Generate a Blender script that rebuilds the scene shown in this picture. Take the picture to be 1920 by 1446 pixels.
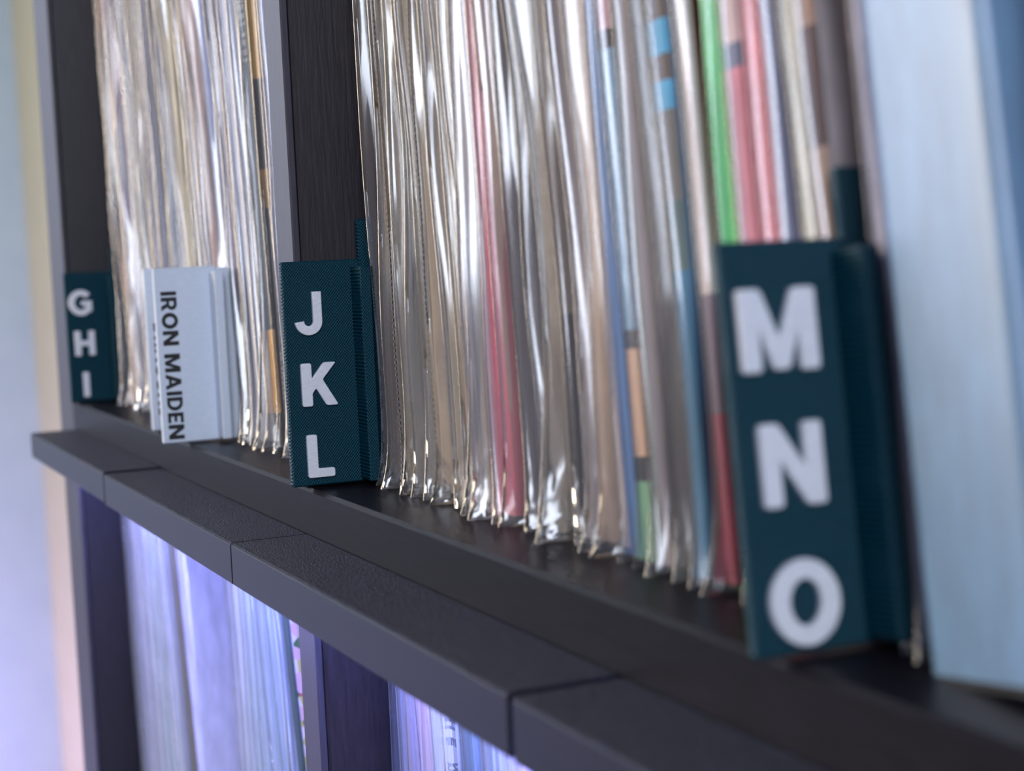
import bpy, math, random
from mathutils import Matrix, Vector
import numpy as np

# ------------------------------------------------------------------ scene, camera, light
sc = bpy.context.scene
COL = sc.collection
for o in list(bpy.data.objects):
    bpy.data.objects.remove(o)
MM = 0.001

sc.view_settings.view_transform = 'Standard'
sc.view_settings.look = 'None'
sc.view_settings.gamma = 1.0
sc.view_settings.use_curve_mapping = False
sc.view_settings.exposure = 0.0
sc.cycles.use_denoising = True
sc.cycles.transparent_max_bounces = 20
sc.cycles.max_bounces = 6
sc.cycles.diffuse_bounces = 3
sc.cycles.glossy_bounces = 3
sc.cycles.transmission_bounces = 3
sc.cycles.adaptive_threshold = 0.08
sc.cycles.adaptive_min_samples = 16
sc.cycles.caustics_reflective = False
sc.cycles.caustics_refractive = False
sc.cycles.sample_clamp_indirect = 4.0

# camera: about 54 mm equivalent, very close to the shelf, looking along it
F_PX, YAW, PITCH, ROLL = 3054.3, math.radians(24.493), math.radians(-4.569), math.radians(-2.569)
CAM = Vector((402.97, -124.25, 57.66)) * MM
fwd = Vector((-math.cos(YAW) * math.cos(PITCH), math.sin(YAW) * math.cos(PITCH), math.sin(PITCH)))
r0 = fwd.cross(Vector((0, 0, 1))).normalized()
u0 = r0.cross(fwd)
rgt = r0 * math.cos(ROLL) + u0 * math.sin(ROLL)
up = -r0 * math.sin(ROLL) + u0 * math.cos(ROLL)
cam = bpy.data.cameras.new('camera')
cam.sensor_fit = 'HORIZONTAL'
cam.sensor_width = 36.0
cam.lens = 36.0 * F_PX / 1920.0
cam.clip_start = 0.005
cam.clip_end = 30
cam.dof.use_dof = True
cam.dof.focus_distance = 0.420
cam.dof.aperture_fstop = cam.lens / 3.6          # a 3.6 mm wide pupil
camo = bpy.data.objects.new('camera', cam)
COL.objects.link(camo)
M = Matrix((rgt, up, -fwd)).transposed().to_4x4()
M.translation = CAM
camo.matrix_world = M
sc.camera = camo

# soft even daylight filling the room
world = bpy.data.worlds.new('room_daylight')
sc.world = world
world.use_nodes = True
bg = world.node_tree.nodes['Background']
bg.inputs[0].default_value = (0.53, 0.57, 0.90, 1)
bg.inputs[1].default_value = 0.27


def area(name, loc, target, sx, sy, color, watts):
    l = bpy.data.lights.new(name, 'AREA')
    l.shape = 'RECTANGLE'
    l.size, l.size_y = sx, sy
    l.color = color
    l.energy = watts
    o = bpy.data.objects.new(name, l)
    COL.objects.link(o)
    o.location = loc
    d = Vector(target) - Vector(loc)
    o.rotation_euler = d.to_track_quat('-Z', 'Y').to_euler()
    return o


# cool window in front and to the left, warm lamp light further round to the front
area('window_light', (-2.2, -1.75, 0.6), (0, 0, 0.05), 1.1, 1.3, (0.66, 0.74, 1.0), 38)
area('warm_lamp_light', (-0.85, -1.65, 0.55), (0, 0, 0.1), 0.5, 1.1, (1.0, 0.85, 0.64), 33)
area('side_fill_light', (2.4, -0.75, 0.9), (0, 0, 0.05), 0.9, 1.2, (0.78, 0.85, 1.0), 47)  # fill added on the right to brighten the tab plates and letters
area('wall_fill_light', (-2.2, -0.9, 1.15), (-2.3, -0.8, 0.0), 0.5, 0.5, (0.84, 0.93, 1.0), 14)  # unseen fill added overhead to brighten the left wall

# ------------------------------------------------------------------ helpers


def link(name, me, parent=None, mats=()):
    o = bpy.data.objects.new(name, me)
    COL.objects.link(o)
    if parent is not None:
        o.parent = parent
    if me is not None:
        for m in mats:
            me.materials.append(m)
    return o


def tag(o, label=None, cat=None, group=None, kind=None):
    if label:
        o['label'] = label
    if cat:
        o['category'] = cat
    if group:
        o['group'] = group
    if kind:
        o['kind'] = kind
    return o


def empty(name, loc=(0, 0, 0), rot=(0, 0, 0)):
    o = bpy.data.objects.new(name, None)
    o.empty_display_size = 0.01
    COL.objects.link(o)
    o.location = [v * MM for v in loc]
    o.rotation_euler = rot
    return o


def mesh(name, verts, faces, smooth=False, mi=None):
    me = bpy.data.meshes.new(name)
    me.from_pydata([tuple(c * MM for c in v) for v in verts], [], faces)
    if smooth:
        me.polygons.foreach_set('use_smooth', [True] * len(me.polygons))
    if mi is not None:
        me.polygons.foreach_set('material_index', mi)
    me.update()
    return me


def box_data(x0, x1, y0, y1, z0, z1, b=0.0):
    """A box with chamfered edges (b) on all sides, millimetres."""
    if b <= 0:
        v = [(x, y, z) for x in (x0, x1) for y in (y0, y1) for z in (z0, z1)]
        f = [(0, 1, 3, 2), (4, 6, 7, 5), (0, 4, 5, 1), (2, 3, 7, 6), (0, 2, 6, 4), (1, 5, 7, 3)]
        return v, f
    v, idx = [], {}
    X, Y, Z = (x0, x1), (y0, y1), (z0, z1)
    for i in (0, 1):
        for j in (0, 1):
            for k in (0, 1):
                sx, sy, sz = (1 if i == 0 else -1), (1 if j == 0 else -1), (1 if k == 0 else -1)
                p = (X[i], Y[j], Z[k])
                for a in range(3):
                    q = [p[0] + sx * b, p[1] + sy * b, p[2] + sz * b]
                    q[a] = p[a]
                    idx[(i, j, k, a)] = len(v)
                    v.append(tuple(q))
    f = []
    for a in range(3):
        o1, o2 = [c for c in range(3) if c != a]
        for s in (0, 1):
            quad = []
            for (m, n) in ((0, 0), (1, 0), (1, 1), (0, 1)):
                key = [0, 0, 0]
                key[a], key[o1], key[o2] = s, m, n
                quad.append(idx[(key[0], key[1], key[2], a)])
            f.append(tuple(quad))
    for a in range(3):                     # edge chamfers running along axis a
        o1, o2 = [c for c in range(3) if c != a]
        for m in (0, 1):
            for n in (0, 1):
                k0 = [0, 0, 0]
                k1 = [0, 0, 0]
                k0[a], k1[a] = 0, 1
                for kk in (k0, k1):
                    kk[o1], kk[o2] = m, n
                f.append((idx[(*k0, o1)], idx[(*k1, o1)], idx[(*k1, o2)], idx[(*k0, o2)]))
    for i in (0, 1):
        for j in (0, 1):
            for k in (0, 1):
                f.append((idx[(i, j, k, 0)], idx[(i, j, k, 1)], idx[(i, j, k, 2)]))
    return v, f


def fix_normals(me):
    import bmesh
    bm = bmesh.new()
    bm.from_mesh(me)
    bmesh.ops.recalc_face_normals(bm, faces=bm.faces)
    bm.to_mesh(me)
    bm.free()
    return me


def box(name, x0, x1, y0, y1, z0, z1, mat, parent=None, b=0.5):
    v, f = box_data(x0, x1, y0, y1, z0, z1, b)
    return link(name, fix_normals(mesh(name, v, f)), parent, [mat])


# ------------------------------------------------------------------ materials


def new_mat(name):
    m = bpy.data.materials.new(name)
    m.use_nodes = True
    nt = m.node_tree
    nt.nodes.clear()
    out = nt.nodes.new('ShaderNodeOutputMaterial')
    return m, nt, out


def N(nt, kind, **kw):
    n = nt.nodes.new(kind)
    for k, v in kw.items():
        if k in n.inputs:
            n.inputs[k].default_value = v
        else:
            setattr(n, k, v)
    return n


def srgb(r, g, b):
    def c(u):
        u /= 255.0
        return u / 12.92 if u <= 0.04045 else ((u + 0.055) / 1.055) ** 2.4
    return (c(r), c(g), c(b), 1)


def noise_mat(name, c0, c1, scale, stretch, rough, bump=0.0, bump_dist=0.0002, spec=0.5, rlo=0.3, rhi=0.7, detail=4.0):
    """Two-tone noise colour with a matching bump on a principled surface."""
    m, nt, out = new_mat(name)
    tc = N(nt, 'ShaderNodeTexCoord')
    mp = N(nt, 'ShaderNodeMapping')
    mp.inputs['Scale'].default_value = stretch
    nt.links.new(tc.outputs['Object'], mp.inputs[0])
    nz = N(nt, 'ShaderNodeTexNoise', Scale=scale, Detail=detail, Roughness=0.6)
    nt.links.new(mp.outputs[0], nz.inputs['Vector'])
    cr = N(nt, 'ShaderNodeValToRGB')
    cr.color_ramp.elements[0].position, cr.color_ramp.elements[0].color = rlo, c0
    cr.color_ramp.elements[1].position, cr.color_ramp.elements[1].color = rhi, c1
    nt.links.new(nz.outputs['Fac'], cr.inputs[0])
    p = N(nt, 'ShaderNodeBsdfPrincipled', Roughness=rough)
    p.inputs['Specular IOR Level'].default_value = spec
    nt.links.new(cr.outputs[0], p.inputs['Base Color'])
    if bump:
        bp = N(nt, 'ShaderNodeBump', Strength=bump, Distance=bump_dist)
        nt.links.new(nz.outputs['Fac'], bp.inputs['Height'])
        nt.links.new(bp.outputs[0], p.inputs['Normal'])
    nt.links.new(p.outputs[0], out.inputs[0])
    return m


WOOD_V = noise_mat('black_brown_wood_upright', srgb(18, 14, 19), srgb(38, 32, 40), 900, (1, 1, 0.10), 0.42, 0.35, 0.0003)
WOOD_H = noise_mat('black_brown_wood_level', srgb(15, 13, 18), srgb(28, 25, 33), 900, (0.10, 1, 1), 0.40, 0.12, 0.0002, 0.13)
BAND = noise_mat('edge_band', srgb(40, 38, 48), srgb(58, 55, 68), 1200, (1, 1, 0.06), 0.5, 0.3, 0.0002, 0.5)
LEDGE = noise_mat('black_printed_plastic', srgb(14, 14, 26), srgb(62, 60, 96), 2600, (1, 1, 1), 0.46, 1.0, 0.0012, 0.35, 0.45, 0.75, detail=1.0)
LEDGE_FACE = noise_mat('black_printed_plastic_smooth', srgb(20, 23, 37), srgb(27, 30, 46), 900, (0.02, 1, 4), 0.40, 0.06, 0.0001, 0.4)
WALL_BLUE = noise_mat('pale_wall_paint', srgb(184, 202, 206), srgb(192, 208, 210), 14, (1, 1, 1), 0.8)
WALL_WARM_LIT = noise_mat('warm_lit_wall', srgb(196, 187, 142), srgb(202, 193, 150), 14, (1, 1, 1), 0.8)  # warm lamp light on the back wall, put into its base colour
FLOOR = noise_mat('grey_brown_floor', srgb(96, 86, 76), srgb(124, 112, 98), 6, (1, 8, 1), 0.5)
WHITE_TAB = noise_mat('white_printed_plastic', srgb(205, 214, 226), srgb(214, 222, 232), 400, (1, 1, 3), 0.42, 0.1, 0.0001)
LETTER = noise_mat('white_letter_plastic', srgb(214, 214, 220), srgb(228, 228, 232), 500, (1, 3, 1), 0.45, 0.15, 0.0001)
INK = noise_mat('black_print', srgb(12, 14, 16), srgb(20, 22, 24), 300, (1, 1, 1), 0.5)
PALE_INK = noise_mat('pale_print', srgb(170, 165, 165), srgb(196, 190, 186), 300, (1, 1, 1), 0.6)
GREY_INK = noise_mat('grey_print', srgb(70, 84, 120), srgb(90, 104, 140), 300, (1, 1, 1), 0.6)


def teal_mat():
    """Dark teal filament: crossed diagonal extrusion lines and tiny sparkles."""
    m, nt, out = new_mat('teal_printed_plastic')
    tc = N(nt, 'ShaderNodeTexCoord')
    hs = []
    for sgn in (1, -1):
        mp = N(nt, 'ShaderNodeMapping')
        mp.inputs['Rotation'].default_value = (math.radians(40 * sgn), 0, 0)
        nt.links.new(tc.outputs['Object'], mp.inputs[0])
        w = N(nt, 'ShaderNodeTexWave', Scale=560.0 if sgn > 0 else 520.0, Distortion=1.5)
        w.bands_direction = 'Y'
        w.inputs['Detail'].default_value = 1.0
        nt.links.new(mp.outputs[0], w.inputs['Vector'])
        hs.append(w)
    nz = N(nt, 'ShaderNodeTexNoise', Scale=2200.0, Detail=2.0)
    nt.links.new(tc.outputs['Object'], nz.inputs['Vector'])
    ad = N(nt, 'ShaderNodeMath', operation='ADD')
    nt.links.new(hs[0].outputs['Fac'], ad.inputs[0])
    nt.links.new(hs[1].outputs['Fac'], ad.inputs[1])
    ad2 = N(nt, 'ShaderNodeMath', operation='ADD')
    nt.links.new(ad.outputs[0], ad2.inputs[0])
    nt.links.new(nz.outputs['Fac'], ad2.inputs[1])
    cr = N(nt, 'ShaderNodeValToRGB')
    cr.color_ramp.elements[0].position, cr.color_ramp.elements[0].color = 0.25, srgb(2, 30, 44)
    cr.color_ramp.elements[1].position, cr.color_ramp.elements[1].color = 0.95, srgb(8, 74, 88)
    dv = N(nt, 'ShaderNodeMath', operation='MULTIPLY')
    dv.inputs[1].default_value = 0.36
    nt.links.new(ad2.outputs[0], dv.inputs[0])
    nt.links.new(dv.outputs[0], cr.inputs[0])
    p = N(nt, 'ShaderNodeBsdfPrincipled', Roughness=0.45)
    p.inputs['Specular IOR Level'].default_value = 0.22
    nt.links.new(cr.outputs[0], p.inputs['Base Color'])
    bp = N(nt, 'ShaderNodeBump', Strength=0.5, Distance=0.0003)
    nt.links.new(ad2.outputs[0], bp.inputs['Height'])
    nt.links.new(bp.outputs[0], p.inputs['Normal'])
    nt.links.new(p.outputs[0], out.inputs[0])
    return m


TEAL = teal_mat()


def film_mat(name, tint, milk, refl, rough):
    """Clear polythene: mostly see-through, a little milky, shiny more at a glancing angle."""
    m, nt, out = new_mat(name)
    tr = N(nt, 'ShaderNodeBsdfTransparent', Color=tint)
    df = N(nt, 'ShaderNodeBsdfDiffuse', Color=(0.80, 0.80, 0.82, 1))
    tl = N(nt, 'ShaderNodeBsdfTranslucent', Color=(0.80, 0.80, 0.82, 1))
    mk = N(nt, 'ShaderNodeMixShader', Fac=0.5)
    nt.links.new(df.outputs[0], mk.inputs[1])
    nt.links.new(tl.outputs[0], mk.inputs[2])
    m1 = N(nt, 'ShaderNodeMixShader', Fac=milk)
    nt.links.new(tr.outputs[0], m1.inputs[1])
    nt.links.new(mk.outputs[0], m1.inputs[2])
    gl = N(nt, 'ShaderNodeBsdfGlossy', Color=(1, 1, 1, 1), Roughness=rough)
    lw = N(nt, 'ShaderNodeLayerWeight', Blend=0.35)
    ml = N(nt, 'ShaderNodeMath', operation='MULTIPLY_ADD', use_clamp=True)
    ml.inputs[1].default_value = refl
    ml.inputs[2].default_value = 0.05
    nt.links.new(lw.outputs['Fresnel'], ml.inputs[0])
    m2 = N(nt, 'ShaderNodeMixShader')
    nt.links.new(ml.outputs[0], m2.inputs[0])
    nt.links.new(m1.outputs[0], m2.inputs[1])
    nt.links.new(gl.outputs[0], m2.inputs[2])
    nt.links.new(m2.outputs[0], out.inputs[0])
    return m


FILM = film_mat('clear_sleeve_film', (0.97, 0.965, 0.95, 1), 0.07, 0.72, 0.12)
FILM_THICK = film_mat('tight_sleeve_film', (0.97, 0.975, 0.98, 1), 0.06, 0.45, 0.16)
FILM_CLEAR = film_mat('crystal_clear_sleeve_film', (0.985, 0.985, 0.975, 1), 0.02, 0.30, 0.10)
SEAM = film_mat('sleeve_seam_film', (0.96, 0.96, 0.95, 1), 0.12, 0.8, 0.18)

_cards = {}


def card(rgb):
    """Printed card of a record jacket: the print colour with a little mottling."""
    if rgb not in _cards:
        r, g, b = rgb
        lo = srgb(r * 0.90, g * 0.90, b * 0.90)
        hi = srgb(min(255, r * 1.06), min(255, g * 1.06), min(255, b * 1.06))
        _cards[rgb] = noise_mat('printed_card_%02x%02x%02x' % rgb, lo, hi, 260, (1, 1, 0.25), 0.45)
    return _cards[rgb]


def floral_mat():
    m, nt, out = new_mat('floral_print')
    tc = N(nt, 'ShaderNodeTexCoord')
    v = N(nt, 'ShaderNodeTexVoronoi', Scale=330.0)
    nt.links.new(tc.outputs['Object'], v.inputs['Vector'])
    cr = N(nt, 'ShaderNodeValToRGB')
    cr.color_ramp.interpolation = 'CONSTANT'
    els = cr.color_ramp.elements
    els[0].position, els[0].color = 0.0, srgb(232, 190, 200)
    els[1].position, els[1].color = 0.30, srgb(206, 196, 120)
    for pos, c in ((0.48, (205, 90, 110)), (0.62, (240, 225, 225)), (0.82, (90, 120, 80))):
        e = els.new(pos)
        e.color = srgb(*c)
    sp = N(nt, 'ShaderNodeSeparateColor')
    nt.links.new(v.outputs['Color'], sp.inputs[0])
    nt.links.new(sp.outputs[0], cr.inputs[0])
    p = N(nt, 'ShaderNodeBsdfPrincipled', Roughness=0.4)
    nt.links.new(cr.outputs[0], p.inputs['Base Color'])
    nt.links.new(p.outputs[0], out.inputs[0])
    return m


FLORAL = floral_mat()

# ------------------------------------------------------------------ room shell
W_X, B_Y, FL_Z = -3300, 410, -1442


def plane_box(name, x0, x1, y0, y1, z0, z1, mat):
    o = box(name, x0, x1, y0, y1, z0, z1, mat, None, 0)
    return tag(o, kind='structure')


plane_box('floor', W_X - 60, 2600, -3600, B_Y + 60, FL_Z - 40, FL_Z, FLOOR)
plane_box('wall_back', W_X - 60, 2600, B_Y, B_Y + 60, FL_Z, 1200, WALL_WARM_LIT)
plane_box('wall_left', W_X - 60, W_X, -3600, B_Y, FL_Z, 1200, WALL_BLUE)

# unseen violet LED bar, added on the floor by the left wall: it washes the lower wall with violet
bar = empty('added_violet_bar', (W_X + 200, -260, FL_Z))
tag(bar, 'added violet LED light bar, out of view on the floor by the left wall', 'added lamp')
box('housing', -25, 25, -450, 450, 0, 30, LEDGE_FACE, bar, 3)
m_, nt_, out_ = new_mat('violet_light')
em_ = N(nt_, 'ShaderNodeEmission', Color=(0.42, 0.40, 1.0, 1), Strength=6.0)
nt_.links.new(em_.outputs[0], out_.inputs[0])
VIOLET = m_
box('diffuser', -20, 20, -445, 445, 30, 36, VIOLET, bar, 1)
ll = area('bar_light', (0, 0, 0), (-0.25, 0, 0.75), 0.04, 0.9, (0.52, 0.38, 1.0), 34)
ll.parent = bar
ll.location = (0, 0, 0.045)

# ------------------------------------------------------------------ bookshelf
UNIT_D = 390
ZROW = [0, -351, -702, -1053, -1404]        # cell floors from the upper row down
shelf = empty('cube_bookshelf', (0, 0, FL_Z))
tag(shelf, 'black-brown wood grain cube bookshelf holding all the records', 'bookshelf')
dz = -FL_Z


def spart(name, x0, x1, y0, y1, z0, z1, mat, b=0.6, parent=shelf):
    return box(name, x0, x1, y0, y1, z0 + dz, z1 + dz, mat, parent, b)


for (a, b_) in ((-389, -351), (335, 373)):
    sp_ = spart('side_panel', a, b_, 1.6, UNIT_D, FL_Z, 373, WOOD_V)
    spart('edge_band', a + 0.3, b_ - 0.3, 0, 1.8, FL_Z, 373, BAND, 0.4, sp_)
spart('top_panel', -350.8, 334.8, 0, UNIT_D, 335, 373, WOOD_H)
spart('bottom_panel', -350.8, 334.8, 0, UNIT_D, FL_Z, FL_Z + 38, WOOD_H)
for z in ZROW[:4]:
    spart('shelf_board', -350.8, 334.8, 0, UNIT_D, z - 16, z, WOOD_H, 0.9)
for z in ZROW:
    dv_ = spart('divider', -16, 0, 1.9, UNIT_D, z, z + 335, WOOD_V, 0.5)
    spart('edge_band', -15.4, -1.2, 0, 2.1, z, z + 335, BAND, 0.4, dv_)

# ------------------------------------------------------------------ printed ledge segments with LED strips under them
YL, ZT, ZB = -20.5, -12.26, -23.2


def ledge(x0, x1, label, lift=0.0, g0=.3, g1=.3):
    x0, x1 = x0 + g0, x1 - g1
    e = empty('ledge_segment', ((x0 + x1) / 2, 0, ZB + lift))
    h = (x1 - x0) / 2
    # hollow channel: top plate and front lip
    v, f = box_data(-h, h, YL, -0.05, ZT - ZB - 2.2, ZT - ZB, 0.35)
    t = link('top_plate', fix_normals(mesh('top_plate', v, f)), e, [LEDGE])
    v, f = box_data(-h, h, YL - 0.15, YL + 2.0, 0, ZT - ZB - 0.3, 0.35)
    link('front_lip', fix_normals(mesh('front_lip', v, f)), e, [LEDGE_FACE])
    tag(e, label, 'ledge', 'ledge segments along the shelf front')
    return e


SEGS = [(-344, -173), (-173, -2), (-2, 169), (169, 334)]
for (a, b_), (lift, g0, g1), lab in zip(SEGS, ((.6, .3, .5), (0, .6, .25), (0, .25, .8), (-.2, .8, .3)), (
        'black printed ledge segment at the far left end, in front of the GHI tab',
        'black printed ledge segment below the white IRON MAIDEN tab',
        'long black textured ledge segment below and right of the JKL tab',
        'nearest black ledge segment, below the MNO tab at lower right')):
    ledge(a, b_, lab, lift, g0, g1)

LEDM, nt_, out_ = new_mat('led_glow')
em_ = N(nt_, 'ShaderNodeEmission', Color=(0.55, 0.55, 1.0, 1), Strength=10.0)
nt_.links.new(em_.outputs[0], out_.inputs[0])
STRIP = noise_mat('led_tape', srgb(200, 200, 205), srgb(225, 225, 230), 200, (1, 1, 1), 0.5)
for (a, b_), lab in zip(((-342, -4), (0, 333)), (
        'violet-white LED strip under the ledge, lighting the lower left records',
        'violet-white LED strip under the ledge, lighting the lower right records')):
    e = empty('led_strip', ((a + b_) / 2, -10, ZT - 2.2 - 0.6))
    tag(e, lab, 'led strip', 'LED strips hidden under the ledge')
    L = (b_ - a) / 2
    box('tape', -L, L, -4, 4, 0, 0.5, STRIP, e, 0)
    n = 20
    for k in range(n):
        xx = -L + (k + 0.5) * 2 * L / n
        box('led_chip', xx - 2.5, xx + 2.5, -2.5, 2.5, -1.0, 0, LEDM, e, 0.2)
    l = bpy.data.lights.new('strip_light', 'AREA')
    l.shape = 'RECTANGLE'
    l.size, l.size_y = 2 * L * MM, 6 * MM
    l.color = (0.31, 0.36, 1.0)
    l.energy = 0.70
    lo = bpy.data.objects.new('strip_light', l)
    COL.objects.link(lo)
    lo.parent = e
    lo.location = (0, 0, -1.6 * MM)
    lo.rotation_euler = (math.radians(18), 0, 0)

# ------------------------------------------------------------------ lettering (hand-drawn bold outlines, cap height 1)


def arc(cx, cy, rx, ry, a0, a1, n=14):
    return [(cx + rx * math.cos(math.radians(a0 + (a1 - a0) * i / n)),
             cy + ry * math.sin(math.radians(a0 + (a1 - a0) * i / n))) for i in range(n + 1)]


def stroke(pts, w):
    L, R = [], []
    for i, p in enumerate(pts):
        a = pts[max(0, i - 1)]
        b = pts[min(len(pts) - 1, i + 1)]
        dx, dy = b[0] - a[0], b[1] - a[1]
        q = math.hypot(dx, dy)
        nx, ny = -dy / q * w / 2, dx / q * w / 2
        L.append((p[0] + nx, p[1] + ny))
        R.append((p[0] - nx, p[1] - ny))
    return L + R[::-1]


GLY = {
    'I': (.24, [[(0, 0), (.24, 0), (.24, 1), (0, 1)]]),
    'L': (.64, [[(0, 0), (.64, 0), (.64, .2), (.24, .2), (.24, 1), (0, 1)]]),
    'H': (.80, [[(0, 0), (.24, 0), (.24, .4), (.56, .4), (.56, 0), (.80, 0), (.80, 1), (.56, 1), (.56, .6), (.24, .6), (.24, 1), (0, 1)]]),
    'N': (.88, [[(0, 0), (.25, 0), (.25, .58), (.62, 0), (.88, 0), (.88, 1), (.63, 1), (.63, .42), (.26, 1), (0, 1)]]),
    'M': (1.1, [[(0, 0), (.26, 0), (.26, .56), (.44, .02), (.66, .02), (.84, .56), (.84, 0), (1.1, 0), (1.1, 1), (.79, 1), (.55, .36), (.31, 1), (0, 1)]]),
    'K': (.86, [[(0, 0), (.24, 0), (.24, .30), (.34, .42), (.58, 0), (.86, 0), (.50, .61), (.84, 1), (.55, 1), (.24, .62), (.24, 1), (0, 1)]]),
    'E': (.62, [[(0, 0), (.62, 0), (.62, .2), (.24, .2), (.24, .4), (.56, .4), (.56, .59), (.24, .59), (.24, .8), (.62, .8), (.62, 1), (0, 1)]]),
    'T': (.70, [[(.23, 0), (.47, 0), (.47, .8), (.70, .8), (.70, 1), (0, 1), (0, .8), (.23, .8)]]),
    'W': (1.1, [[(.22, 0), (.42, 0), (.55, .55), (.68, 0), (.88, 0), (1.1, 1), (.88, 1), (.77, .4), (.64, 1), (.46, 1), (.33, .4), (.22, 1), (0, 1)]]),
    'Z': (.70, [[(0, 0), (.70, 0), (.70, .2), (.30, .2), (.70, .8), (.70, 1), (0, 1), (0, .8), (.40, .8), (0, .2)]]),
    'A': (.94, [[(0, 0), (.24, 0), (.315, .2), (.625, .2), (.70, 0), (.94, 0), (.60, 1), (.34, 1)],
                [(.38, .38), (.56, .38), (.47, .66)]]),
    'D': (.82, [[(0, 0)] + arc(.36, .5, .46, .5, -90, 90) + [(0, 1)],
                [(.24, .2)] + arc(.36, .5, .22, .3, -90, 90, 10) + [(.24, .8)]]),
    'R': (.80, [[(0, 0), (.24, 0), (.24, .34), (.36, .34), (.53, 0), (.80, 0), (.59, .40)] + arc(.43, .675, .33, .325, -45, 90, 10) + [(0, 1)],
                [(.24, .53)] + arc(.42, .665, .11, .135, -90, 90, 8) + [(.24, .80)]]),
    'O': (.98, [arc(.49, .5, .49, .52, 0, 350, 35), arc(.49, .5, .235, .29, 0, 350, 35)]),
    'C': (.90, [stroke(arc(.49, .5, .37, .40, 42, 318, 24), .235)]),
    'G': (.94, [arc(.49, .5, .49, .52, 40, 318, 26) + [(.92, .12), (.92, .57), (.50, .57), (.50, .39), (.68, .39), (.68, .26)]
                + arc(.49, .5, .245, .29, 318, 40, 22)]),
    'J': (.66, [stroke([(.55, 1), (.55, .75), (.55, .5)] + arc(.33, .32, .22, .215, 0, -178, 16), .205)]),
    'S': (.70, [stroke([(.60, .76), (.52, .86), (.38, .90), (.22, .86), (.13, .74), (.20, .60), (.36, .52), (.52, .44), (.58, .28), (.50, .15), (.34, .10), (.18, .13), (.08, .25)], .22)]),
}


def fillet(poly, r):
    if r <= 0 or len(poly) > 20:
        return poly
    out = []
    n = len(poly)
    for i in range(n):
        p = Vector(poly[i])
        a = Vector(poly[i - 1])
        b = Vector(poly[(i + 1) % n])
        da, db = (a - p), (b - p)
        ra = min(r, da.length * .45)
        rb = min(r, db.length * .45)
        p0 = p + da.normalized() * ra
        p1 = p + db.normalized() * rb
        for t in (0, .33, .67, 1):
            q = p0 * (1 - t) ** 2 + p * 2 * t * (1 - t) + p1 * t ** 2
            out.append((q.x, q.y))
    return out


def glyph_mesh(ch, size, depth, bevel, rr):
    """One letter: width along +x, height along +y, proud along +z (mm)."""
    cu = bpy.data.curves.new('g', 'CURVE')
    cu.dimensions = '2D'
    cu.fill_mode = 'BOTH'
    cu.extrude = depth / 2 * MM
    cu.bevel_depth = bevel * MM
    cu.bevel_resolution = 1
    cu.offset = -bevel * 0.65 * MM
    for poly in GLY[ch][1]:
        poly = fillet(poly, rr)
        s = cu.splines.new('POLY')
        s.points.add(len(poly) - 1)
        for p, (x, y) in zip(s.points, poly):
            p.co = (x * size * MM, y * size * MM, 0, 1)
        s.use_cyclic_u = True
    o = bpy.data.objects.new('g', cu)
    COL.objects.link(o)
    dg = bpy.context.evaluated_depsgraph_get()
    dg.update()
    me = bpy.data.meshes.new_from_object(o.evaluated_get(dg))
    bpy.data.objects.remove(o)
    me.name = 'letter'
    return me


_gcache = {}


def put_letter(ch, size, depth, bevel, rr, mat, parent, origin, ux, uy, name='letter'):
    key = (ch, size, depth, bevel, rr, mat.name)
    if key not in _gcache:
        me = glyph_mesh(ch, size, depth, bevel, rr)
        me.materials.clear()
        me.materials.append(mat)
        _gcache[key] = me
    o = bpy.data.objects.new(name, _gcache[key])
    COL.objects.link(o)
    o.parent = parent
    ux, uy = Vector(ux), Vector(uy)
    uz = ux.cross(uy)
    m = Matrix((ux, uy, uz)).transposed().to_4x4()
    m.translation = Vector(origin) * MM
    o.matrix_local = m
    return o


def put_line(text, size, mat, parent, origin, ux, uy, gap=.11, depth=.12, length=None, name='print_letter', wide=1.0):
    adv = [(GLY[c][0] * wide if c != ' ' else .30) + gap for c in text]
    s = 1.0
    if length:
        s = length / (sum(adv) * size)
    p = Vector(origin)
    ux = Vector(ux)
    for c, a in zip(text, adv):
        if c != ' ':
            put_letter(c, size, depth, 0.0, 0.0, mat, parent, p, ux, uy, name).scale = (wide, 1, 1)
        p = p + ux * (a * size * s)


# ------------------------------------------------------------------ shelf tabs
# a tab: plate parallel to the records, standing out of the row; a raised stop bar; an insert reaching back between the records


def tab(x, y, lean, mat, label, cat='shelf tab', group='printed shelf tabs', ztop=58.3, stub=68.5, w=21.0, name='letter_tab'):
    e = empty(name, (x, y, 0.2), (0, -math.radians(lean), 0))
    tag(e, label, cat, group)
    box('plate', -2.0, 0, -0.0, w, 0.6, ztop, mat, e, 0.35)
    box('stop_bar', -0.1, 7.4, w - 2.6, w + 0.4, 1.2, ztop - 2.0, mat, e, 0.3)
    box('insert', -2.0, 0, w - 0.1, w + 46, 0.6, stub, mat, e, 0.3)
    return e


def letters(e, chars, size, centre, zc):
    for ch, z, c in zip(chars, zc, centre):
        wd = GLY[ch][0] * size
        put_letter(ch, size, 0.9, 0.22, 0.05, LETTER, e, (0.45, c - wd / 2, z - size / 2), (0, 1, 0), (0, 0, 1), 'letter')


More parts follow.
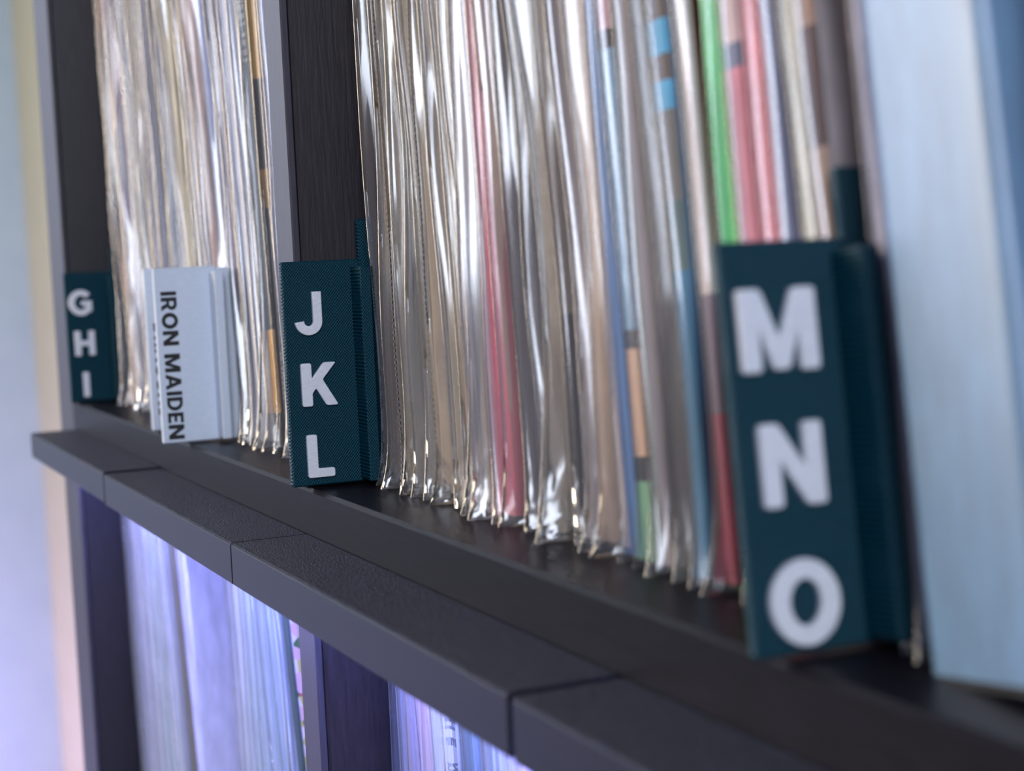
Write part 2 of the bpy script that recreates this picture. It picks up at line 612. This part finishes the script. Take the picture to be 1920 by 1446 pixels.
t1 = tab(2.6, -4.6, 0.2, TEAL, 'sharp dark teal tab with raised white letters J K L')
letters(t1, 'JKL', 11.0, (6.3, 8.3, 7.6), (44.9, 26.7, 8.3))
t2 = tab(216.8, -4.4, 6.4, TEAL, 'large blurred dark teal tab with white letters M N O, nearest the viewer')
letters(t2, 'MNO', 11.5, (8.0, 8.3, 8.3), (45.7, 26.9, 7.7))
t3 = tab(-339, -2.6, 0.3, TEAL, 'small dark teal tab with white letters G H I by the left side panel')
letters(t3, 'GHI', 11.0, (6.6, 7.5, 7.0), (44.9, 26.8, 8.3))

t4 = tab(-131, -8.0, 0.2, WHITE_TAB, 'white name tab with black vertical lettering IRON MAIDEN', ztop=58.4, stub=57.8, name='name_tab')
put_line('IRON MAIDEN', 5.2, INK, t4, (0.02, 2.0, 50.6), (0, 0, -1), (0, 1, 0), length=49.4, wide=1.06)
t5 = tab(-178, -1.2, 0.2, WHITE_TAB, 'white name tab mostly hidden behind the IRON MAIDEN tab', ztop=58.4, stub=57.8, name='name_tab')
put_line('DRAGONS', 4.6, INK, t5, (0.02, 2.4, 39.0), (0, 0, -1), (0, 1, 0), length=34.0, wide=1.1)
put_line('IMAGINE', 4.6, INK, t5, (0.02, 9.6, 39.0), (0, 0, -1), (0, 1, 0), length=34.0, wide=1.1)

# ------------------------------------------------------------------ records in clear sleeves
REC_H, REC_D = 315.0, 315.0


def vnoise(rng, n):
    """Smooth 1-D noise as a sum of sines with random phases; returns f(z)."""
    cs = [(rng.uniform(.5, 1.0) / (k + 1) ** .8, rng.uniform(0.6, 1.4) * (k + 1), rng.uniform(0, 6.28)) for k in range(n)]
    return lambda z: sum(a * math.sin(fq * z + ph) for a, fq, ph in cs)


def jacket(th, gap, segs, face, parent):
    """Card jacket with a rounded spine; segs = [(z_from, z_to, rgb)] bands printed on the spine."""
    h = th / 2
    r = min(h * .7, 1.0)
    prof = [(-h, gap + REC_D), (-h, gap + r), (-h + r * .35, gap + r * .35), (-h + r, gap), (h - r, gap), (h - r * .35, gap + r * .35), (h, gap + r), (h, gap + REC_D)]
    zs = sorted({1.5, REC_H} | {min(max(s[0], 1.5), REC_H) for s in segs} | {min(max(s[1], 1.5), REC_H) for s in segs})
    mats, mids = [], {}

    def mid(m):
        if m.name not in mids:
            mids[m.name] = len(mats)
            mats.append(m)
        return mids[m.name]
    V, Fc, MI = [], [], []
    n = len(prof)
    for z in zs:
        V += [(x, y, z) for x, y in prof]
    for k in range(len(zs) - 1):
        zc = (zs[k] + zs[k + 1]) / 2
        rgb = next((s[2] for s in segs if s[0] <= zc <= s[1]), segs[0][2])
        for i in range(n):
            j = (i + 1) % n
            Fc.append((k * n + i, k * n + j, (k + 1) * n + j, (k + 1) * n + i))
            spine = 0 < i < 6
            MI.append(mid(card(rgb)) if spine else mid(face))
    t = (len(zs) - 1) * n
    Fc.append(tuple(t + i for i in range(n)))
    MI.append(mid(face))
    Fc.append(tuple(reversed(range(n))))
    MI.append(mid(face))
    o = link('jacket', mesh('jacket', V, Fc, False, MI), parent, mats)
    return o


def sleeve(th, gap, loose, seed, parent, film, bot=True):
    """Clear bag round the jacket: two loose sheets that close in a crinkled front seam, gathered at the foot."""
    rng = random.Random(seed)
    h = th / 2 + 0.35
    fx, fy = vnoise(rng, 4), vnoise(rng, 4)
    fb = [vnoise(rng, 5) for _ in range(6)]
    zs = [0.15, 0.9, 2.2, 4, 6, 8.5, 11.5, 15, 19] + list(np.linspace(24, 170, 44)) + list(np.linspace(176, 321, 18))
    foot_out = rng.uniform(0.5, 4.0) * (1 if bot else .3)
    foot_x = rng.uniform(-.8, .8)
    V, Fc = [], []
    nf = 8
    for z in zs:
        zz = z / 52.0
        k = math.exp(-z / 7.0) if bot else 0.0
        xs = fx(zz) * h * (0.25 + .30 * loose) + foot_x * h * k
        y0 = fy(zz) * 1.0 * loose - foot_out * k
        row = []
        left = [(-h, gap + REC_D + 3), (-h, gap + 150), (-h, gap + 40)]
        row += left
        for s in (-1, 1):
            pts = []
            for i in range(nf):
                t = i / (nf - 1)                # 0 at the seam, 1 beside the jacket
                y = y0 + 0.9 + (gap + 7 - y0) * t ** 1.2
                sp = (1 - (1 - min(1, t * 1.25)) ** 2.0)
                x = xs * (1 - sp) + s * h * sp
                wob = fb[(i // 2) + (0 if s < 0 else 2)](zz * (1.3 + .4 * i / nf) + i * .5)
                x += wob * loose * 0.24 * math.sin(math.pi * min(1, t + .1)) * (1 + 1.6 * k)
                if bot and z < 14:
                    x += 0.5 * loose * math.sin(z * 1.3 + i * 1.7 + seed)
                pts.append((x, y, z))
            if s < 0:
                row += [(p[0], p[1], p[2]) for p in pts[::-1]]
                # the seam flap: both sheets flat together
                row.append((xs, y0, z))
            else:
                row += pts
        row += [(h, gap + 40), (h, gap + 150), (h, gap + REC_D + 3)]
        V += [(p[0], p[1], z) for p in row]
    n = len(row)
    for k in range(len(zs) - 1):
        for i in range(n - 1):
            Fc.append((k * n + i, k * n + i + 1, (k + 1) * n + i + 1, (k + 1) * n + i))
    # close the foot
    c = n // 2
    for i in range(c):
        if n - 2 - i > i + 1:
            Fc.append((i + 1, i, n - 1 - i, n - 2 - i))
    o = link('clear_sleeve', mesh('clear_sleeve', V, Fc, True), parent, [film])
    return o, (fx, fy, h, foot_x, foot_out)


def tight_sleeve(th, gap):
    """A heavy sleeve that follows a thick box closely, with rounded front corners."""
    h = th / 2 + 0.4
    y = gap - 0.5
    prof = [(-h, gap + REC_D), (-h, y + 30), (-h, y + 2.2), (-h + .5, y + .9), (-h + 1.4, y + .2), (-h + 3, y), (-h * .3, y + .25), (h * .35, y - .2), (h - 3, y + .1),
            (h - 1.4, y + .2), (h - .5, y + .9), (h, y + 2.2), (h, y + 30), (h, gap + REC_D)]
    zs = [0.5] + list(np.linspace(4, 318, 30))
    V, Fc = [], []
    n = len(prof)
    for z in zs:
        V += [(px + .12 * math.sin(z * .07 + i), py, z) for i, (px, py) in enumerate(prof)]
    for k in range(len(zs) - 1):
        for i in range(n - 1):
            Fc.append((k * n + i, k * n + i + 1, (k + 1) * n + i + 1, (k + 1) * n + i))
    return mesh('clear_sleeve', V, Fc, True)


def seam_edge(info, loose, parent, dashed, bot=True):
    """The sealed front edge of the bag: a thin welded bead, or a serrated dotted one."""
    fx, fy, h, foot_x, foot_out = info
    V, Fc = [], []
    if dashed:
        step, dash = 1.5, 0.8
        z = 2.0
        zs = []
        while z < 200:
            zs.append((z, z + dash))
            z += step
    else:
        ed = list(np.linspace(0.3, 30, 14)) + list(np.linspace(33, 318, 60))
        zs = list(zip(ed[:-1], ed[1:]))
    w = 0.11 if not dashed else 0.22
    for a, b in zs:
        base = len(V)
        for z in (a, b):
            k = math.exp(-z / 7.0) if bot else 0.0
            x = fx(z / 52) * h * (0.25 + .30 * loose) + foot_x * h * k
            y = fy(z / 52) * 1.0 * loose - foot_out * k
            V += [(x - w, y - .02, z), (x, y - .25, z), (x + w, y - .02, z)]
        Fc += [(base, base + 1, base + 4, base + 3), (base + 1, base + 2, base + 5, base + 4)]
    mat = SEAM if not dashed else PERF
    o = link('seam', mesh('seam', V, Fc, True), parent, [mat])
    return o


PERF = noise_mat('serrated_seam', srgb(60, 58, 60), srgb(90, 86, 86), 300, (1, 1, 1), 0.4)

ORD = ['first', 'second', 'third', 'fourth', 'fifth', 'sixth', 'seventh', 'eighth', 'ninth', 'tenth', 'eleventh', 'twelfth', 'thirteenth',
       'fourteenth', 'fifteenth', 'sixteenth', 'seventeenth', 'eighteenth', 'nineteenth', 'twentieth', 'twenty-first', 'twenty-second',
       'twenty-third', 'twenty-fourth', 'twenty-fifth', 'twenty-sixth', 'twenty-seventh', 'twenty-eighth', 'twenty-ninth', 'thirtieth',
       'thirty-first', 'thirty-second', 'thirty-third', 'thirty-fourth', 'thirty-fifth', 'thirty-sixth', 'thirty-seventh', 'thirty-eighth',
       'thirty-ninth', 'fortieth', 'forty-first', 'forty-second', 'forty-third', 'forty-fourth', 'forty-fifth']


def record(x0, lean, th, segs, label, group, zbase=0, yf=16.5, gap=5.0, loose=1.0, seed=1, dashed=False, face=None, film=None, sheath=True):
    e = empty('vinyl_record', (x0, yf, zbase), (0, -math.radians(lean), 0))
    tag(e, label, 'record', group)
    if isinstance(segs, tuple):
        segs = [(0, 400, segs)]
    j = jacket(th, gap, segs, face or card(segs[0][2]), e)
    if sheath:
        s, info = sleeve(th, gap, loose, seed, e, film or (FILM if loose > .5 else FILM_THICK))
        seam_edge(info, loose, s, dashed)
    return e


rnd = random.Random(11)
GR = 'records on the upper shelf right of the divider'
# (x at the foot, lean, thickness, spine print, colour words, gap, loose, dashed)
TOPS = 400
upper_right = [
    (11.5, 1.3, 4.2, (128, 112, 100), 'taupe', 4, .7, 0),
    (18.0, 1.6, 4.0, (158, 144, 130), 'grey-beige', 6, 1.0, 0),
    (24.6, 1.9, 4.0, (196, 184, 166), 'beige', 7, 1.0, 1),
    (31.2, 2.2, 4.0, (205, 194, 172), 'cream', 6, 1.1, 0),
    (37.8, 2.4, 4.0, (176, 168, 160), 'warm grey', 7, 1.2, 0),
    (44.4, 2.6, 4.0, (206, 196, 176), 'pale cream', 7, 1.2, 0),
    (51.0, 2.8, 4.0, (210, 186, 160), 'tan', 6, 1.2, 1),
    (57.4, 3.0, 4.0, (188, 178, 168), 'light taupe', 6, 1.1, 0),
    (63.6, 3.2, 3.8, (204, 184, 158), 'sand', 6, 1.1, 0),
    (69.8, 3.4, 3.6, (92, 84, 92), 'charcoal', 7, 1.1, 0),
    (77.0, 3.5, 4.0, (196, 190, 200), 'pale lavender', 4, .9, 0),
    (84.2, 3.6, 6.4, (200, 70, 96), 'crimson', 3, .5, 0),
    (91.0, 3.8, 3.8, (196, 184, 168), 'cream-grey', 5, .9, 0),
    (98.2, 4.0, 5.2, (88, 82, 92), 'dark grey', 4, .6, 0),
    (105.4, 4.2, 4.0, (176, 166, 158), 'stone grey', 7, 1.3, 0),
    (112.0, 4.4, 4.0, (164, 150, 138), 'brown-grey', 6, 1.2, 0),
    (118.8, 4.7, 4.4, [(0, 46, (46, 38, 42)), (46, TOPS, (150, 134, 122))], 'two-tone taupe and black', 5, .9, 0),
    (126.0, 4.9, 4.4, (172, 160, 166), 'mottled lilac-grey', 4, .8, 0),
    (133.4, 5.2, 6.0, (198, 172, 150), 'wide peach-beige', 4, .7, 0),
    (142.0, 5.4, 5.2, (66, 102, 152), 'steel blue', 1.2, .3, 0),
    (148.4, 5.5, 4.6, [(0, 16, (120, 168, 128)), (16, 20.5, (36, 34, 36)), (20.5, 40, (220, 178, 146)), (40, 43.5, (40, 38, 42)),
                       (43.5, 94.5, (116, 152, 180)), (94.5, 98, (40, 38, 42)), (98, TOPS, (196, 156, 162))], 'banded green, peach and pale blue', 1.4, .3, 0),
    (154.4, 5.6, 4.4, (138, 126, 124), 'grey-brown', 2.2, .35, 0),
    (161.2, 5.7, 4.4, (118, 110, 104), 'olive-grey', 4, .4, 0),
    (168.2, 5.9, 4.6, [(0, 54, (58, 112, 144)), (54, 66, (84, 104, 104)), (66, 81.5, (112, 106, 100)), (81.5, 86.5, (78, 164, 206)), (86.5, 91, (92, 78, 70)),
                       (91, 97, (78, 164, 206)), (97, TOPS, (98, 84, 74))], 'teal and sky blue', 1.4, .3, 0),
    (174.8, 6.1, 4.4, [(0, 30, (146, 36, 56)), (30, 50, (112, 84, 98)), (50, TOPS, (196, 176, 168))], 'maroon-footed', 2.2, .4, 0),
    (184.8, 6.3, 6.8, (40, 186, 74), 'bright green', 1.6, .4, 0),
    (191.4, 6.5, 4.6, [(0, 86, (206, 126, 140)), (86, 90, (104, 106, 130)), (90, TOPS, (208, 180, 178))], 'dusty pink', 1.4, .35, 0),
    (196.6, 6.6, 4.8, (216, 96, 108), 'rose red', 1.4, .3, 0),
    (201.2, 6.7, 3.6, (92, 96, 128), 'slate blue', 1.6, .3, 0),
    (205.8, 6.8, 4.0, (212, 206, 178), 'ivory', 1.6, .35, 0),
    (210.6, 6.8, 3.6, [(0, 72, (170, 140, 120)), (72, 90, (92, 66, 62)), (90, TOPS, (168, 132, 110))], 'brown', 1.6, .3, 0),
]
EXTRA = {}
for i, (x, ln, th, segs, cw, gap, loose, dashed) in enumerate(upper_right):
    e = record(x, ln, th, segs, '%s record right of the JKL tab, %s spine' % (ORD[i], cw), GR, face=card((196, 186, 182)) if cw == 'brown' else None,
               gap=gap, loose=loose, seed=100 + i, dashed=bool(dashed), yf=16.5 + rnd.uniform(-.8, 1.2))
    EXTRA[i] = (e, gap)
# beyond the MNO tab
record(222.4, 6.9, 3.2, (196, 190, 204), 'lilac-grey record directly right of the MNO tab', GR, gap=1.4, loose=.3, seed=301, yf=17.5)
record(227.2, 7.0, 3.4, (156, 170, 220), 'thin lavender-blue record squeezed against the pale blue box set', GR, gap=1.4, loose=.3, seed=302, yf=16)
box_e = record(244.6, 7.2, 23.0, (100, 142, 178), 'thick pale blue box set at the right edge of the picture', GR, gap=1.0, loose=.25, seed=303, yf=11.0, sheath=False)
link('clear_sleeve', tight_sleeve(23.0, 1.0), box_e, [film_mat('matte_box_film', (0.98, 0.98, 0.985, 1), 0.03, 0.16, 0.38)])
record(262.5, 6.9, 6.0, (196, 200, 214), 'last record at the right edge, just past the pale blue box set', GR, gap=6, loose=1.1, seed=304, yf=15)

# ---- upper left
GL = 'records on the upper shelf left of the divider'
pal = [((140, 132, 126), 'taupe'), ((224, 184, 168), 'peach'), ((188, 192, 222), 'pale lavender'), ((196, 200, 222), 'white-lavender'),
       ((146, 128, 146), 'mauve'), ((120, 134, 176), 'blue-grey'), ((206, 208, 224), 'off-white'), ((180, 184, 204), 'light grey'),
       ((112, 132, 166), 'dusty blue'), ((206, 196, 192), 'ivory'), ((104, 98, 102), 'dark taupe'), ((160, 156, 184), 'lilac-grey'),
       ((150, 154, 196), 'lavender'), ((196, 178, 168), 'beige'), ((44, 46, 72), 'navy'), ((130, 142, 196), 'periwinkle'), ((182, 184, 200), 'silver'),
       ((208, 196, 170), 'cream'), ((136, 124, 126), 'stone')]
xs = [-312 + 7.0 * k for k in range(18)] + [-170 + 7.0 * k for k in range(4)] + [-127 + 6.6 * k for k in range(16)]
for i, x in enumerate(xs):
    if x < -150:
        ln = 6.4 + (x + 312) / 162 * 2.0
    else:
        ln = 8.0 - (x + 126) / 57.0 * 4.0 if x < -69 else max(1.2, 4.0 - (x + 69) / 45 * 2.6)
    rgb, cw = pal[i % len(pal)]
    segs, gap, loose, face = rgb, rnd.choice((2, 3, 4, 5)), rnd.choice((.35, .45, .9, 1.1, 1.2)), None
    if i == 28:
        segs, cw, gap = [(0, 12, (60, 52, 44)), (12, 38, (198, 146, 66)), (38, 130, (34, 36, 46)), (130, TOPS, (30, 36, 44))], 'black and gold', 2
        loose = .7
    elif i == 29:
        segs, cw, gap, loose = [(0, 76, (40, 42, 50)), (76, 88, (150, 120, 78)), (88, 116, (44, 48, 58)), (116, TOPS, (182, 146, 86))], 'navy-black and tan', 2, .4
    lab = '%s record from the left side panel on the upper shelf, %s spine' % (ORD[i], cw)
    e = record(x, ln, 5.4 if i in (28, 29) else 4.2, segs, lab, GL, gap=gap, loose=loose, seed=500 + i, yf=17 + rnd.uniform(-1, 1.5), face=face, film=FILM_CLEAR if i in (28, 29) else None)
    if i == 28:
        put_line('TWILIGHT ZONE', 1.7, PALE_INK, e, (-.9, gap - .05, 150), (0, 0, -1), (1, 0, 0), length=29, name='spine_print')
    if i == 29:
        put_line('EMI RECORDS', 1.2, PALE_INK, e, (-.6, gap - .05, 31), (0, 0, -1), (1, 0, 0), length=15, name='spine_print')

# ---- lower shelf
GLL = 'records on the lower shelf left of the divider'
low_left = [
    (-319, 5.2, (122, 140, 186), 'slate-blue'), (-309, 5.6, (168, 174, 216), 'lavender'), (-299, 6.0, (186, 190, 226), 'pale lavender'),
    (-288, 6.5, (176, 182, 222), 'periwinkle'), (-276, 7.0, (196, 200, 232), 'white-lavender'), (-264, 7.6, (186, 196, 224), 'pale blue'),
    (-251, 8.2, (170, 190, 210), 'ice blue'), (-238, 8.8, (190, 196, 222), 'pearl'), (-224, 9.6, (182, 190, 214), 'silver-blue'),
    (-203, 10.6, (92, 88, 86), 'thick dark grey')]
for i, (x, ln, rgb, cw) in enumerate(low_left):
    th = 9.0 if i == 9 else 6.0
    record(x, ln, th, rgb, '%s record from the left on the lower shelf, %s spine' % (ORD[i], cw), GLL, zbase=-351, gap=3, loose=.35,
           seed=700 + i, face=card((214, 208, 226)) if i == 9 else None, yf=17)
low_mid = [(-138, 4.0, (200, 206, 232), 'bright lavender'), (-127, 4.6, (184, 196, 228), 'pale periwinkle'), (-116, 5.4, (190, 200, 230), 'pale sky'),
           (-104, 6.3, (160, 186, 214), 'sky blue'), (-90, 7.4, (176, 186, 216), 'lavender-blue'), (-75, 8.6, (140, 164, 200), 'mid blue'),
           (-58, 10.0, (170, 186, 220), 'powder blue'), (-40, 11.2, (40, 66, 78), 'dark teal')]
for i, (x, ln, rgb, cw) in enumerate(low_mid):
    record(x, ln, 6.0, rgb, '%s record right of the gap on the lower left shelf, %s spine' % (ORD[i], cw), GLL, zbase=-351, gap=3, loose=.4,
           seed=730 + i, face=FLORAL if i == 7 else None, yf=17)
GLR = 'records on the lower shelf right of the divider'
low_right = [(13, 1.6, (128, 142, 176), 'slate', 0), (21.5, 2.0, (156, 160, 206), 'lavender', 0), (30, 2.4, (168, 164, 214), 'violet', 0),
             (38.5, 2.8, (226, 176, 216), 'pink', 1), (47, 3.3, (178, 194, 230), 'light blue', 0), (55.5, 3.8, (220, 226, 240), 'white', 0),
             (64.5, 4.3, (206, 216, 240), 'white-lettered pale', 0), (73, 4.8, (60, 72, 96), 'dark slate', 0), (82, 5.3, (110, 150, 196), 'blue', 0),
             (91, 5.8, (92, 96, 116), 'grey-violet', 0), (101, 6.4, (170, 190, 226), 'ice blue', 0), (111, 7.0, (190, 196, 230), 'pale violet', 0),
             (121, 7.5, (206, 196, 220), 'pearl pink', 0)]
for i, (x, ln, rgb, cw, dashed) in enumerate(low_right):
    e = record(x, ln, 5.4, rgb, '%s record right of the divider on the lower shelf, %s spine' % (ORD[i], cw), GLR, zbase=-351, gap=3, loose=.3,
               seed=760 + i, dashed=bool(dashed), yf=17)
    if i == 6:
        put_line('THE WA', 3.2, GREY_INK, e, (-1.4, 2.95, 302), (0, 0, -1), (1, 0, 0), length=26, name='spine_print')
    if i == 7:
        put_line('STRAW', 2.0, GREY_INK, e, (-1.0, 2.95, 300), (0, 0, -1), (1, 0, 0), length=12, name='spine_print')
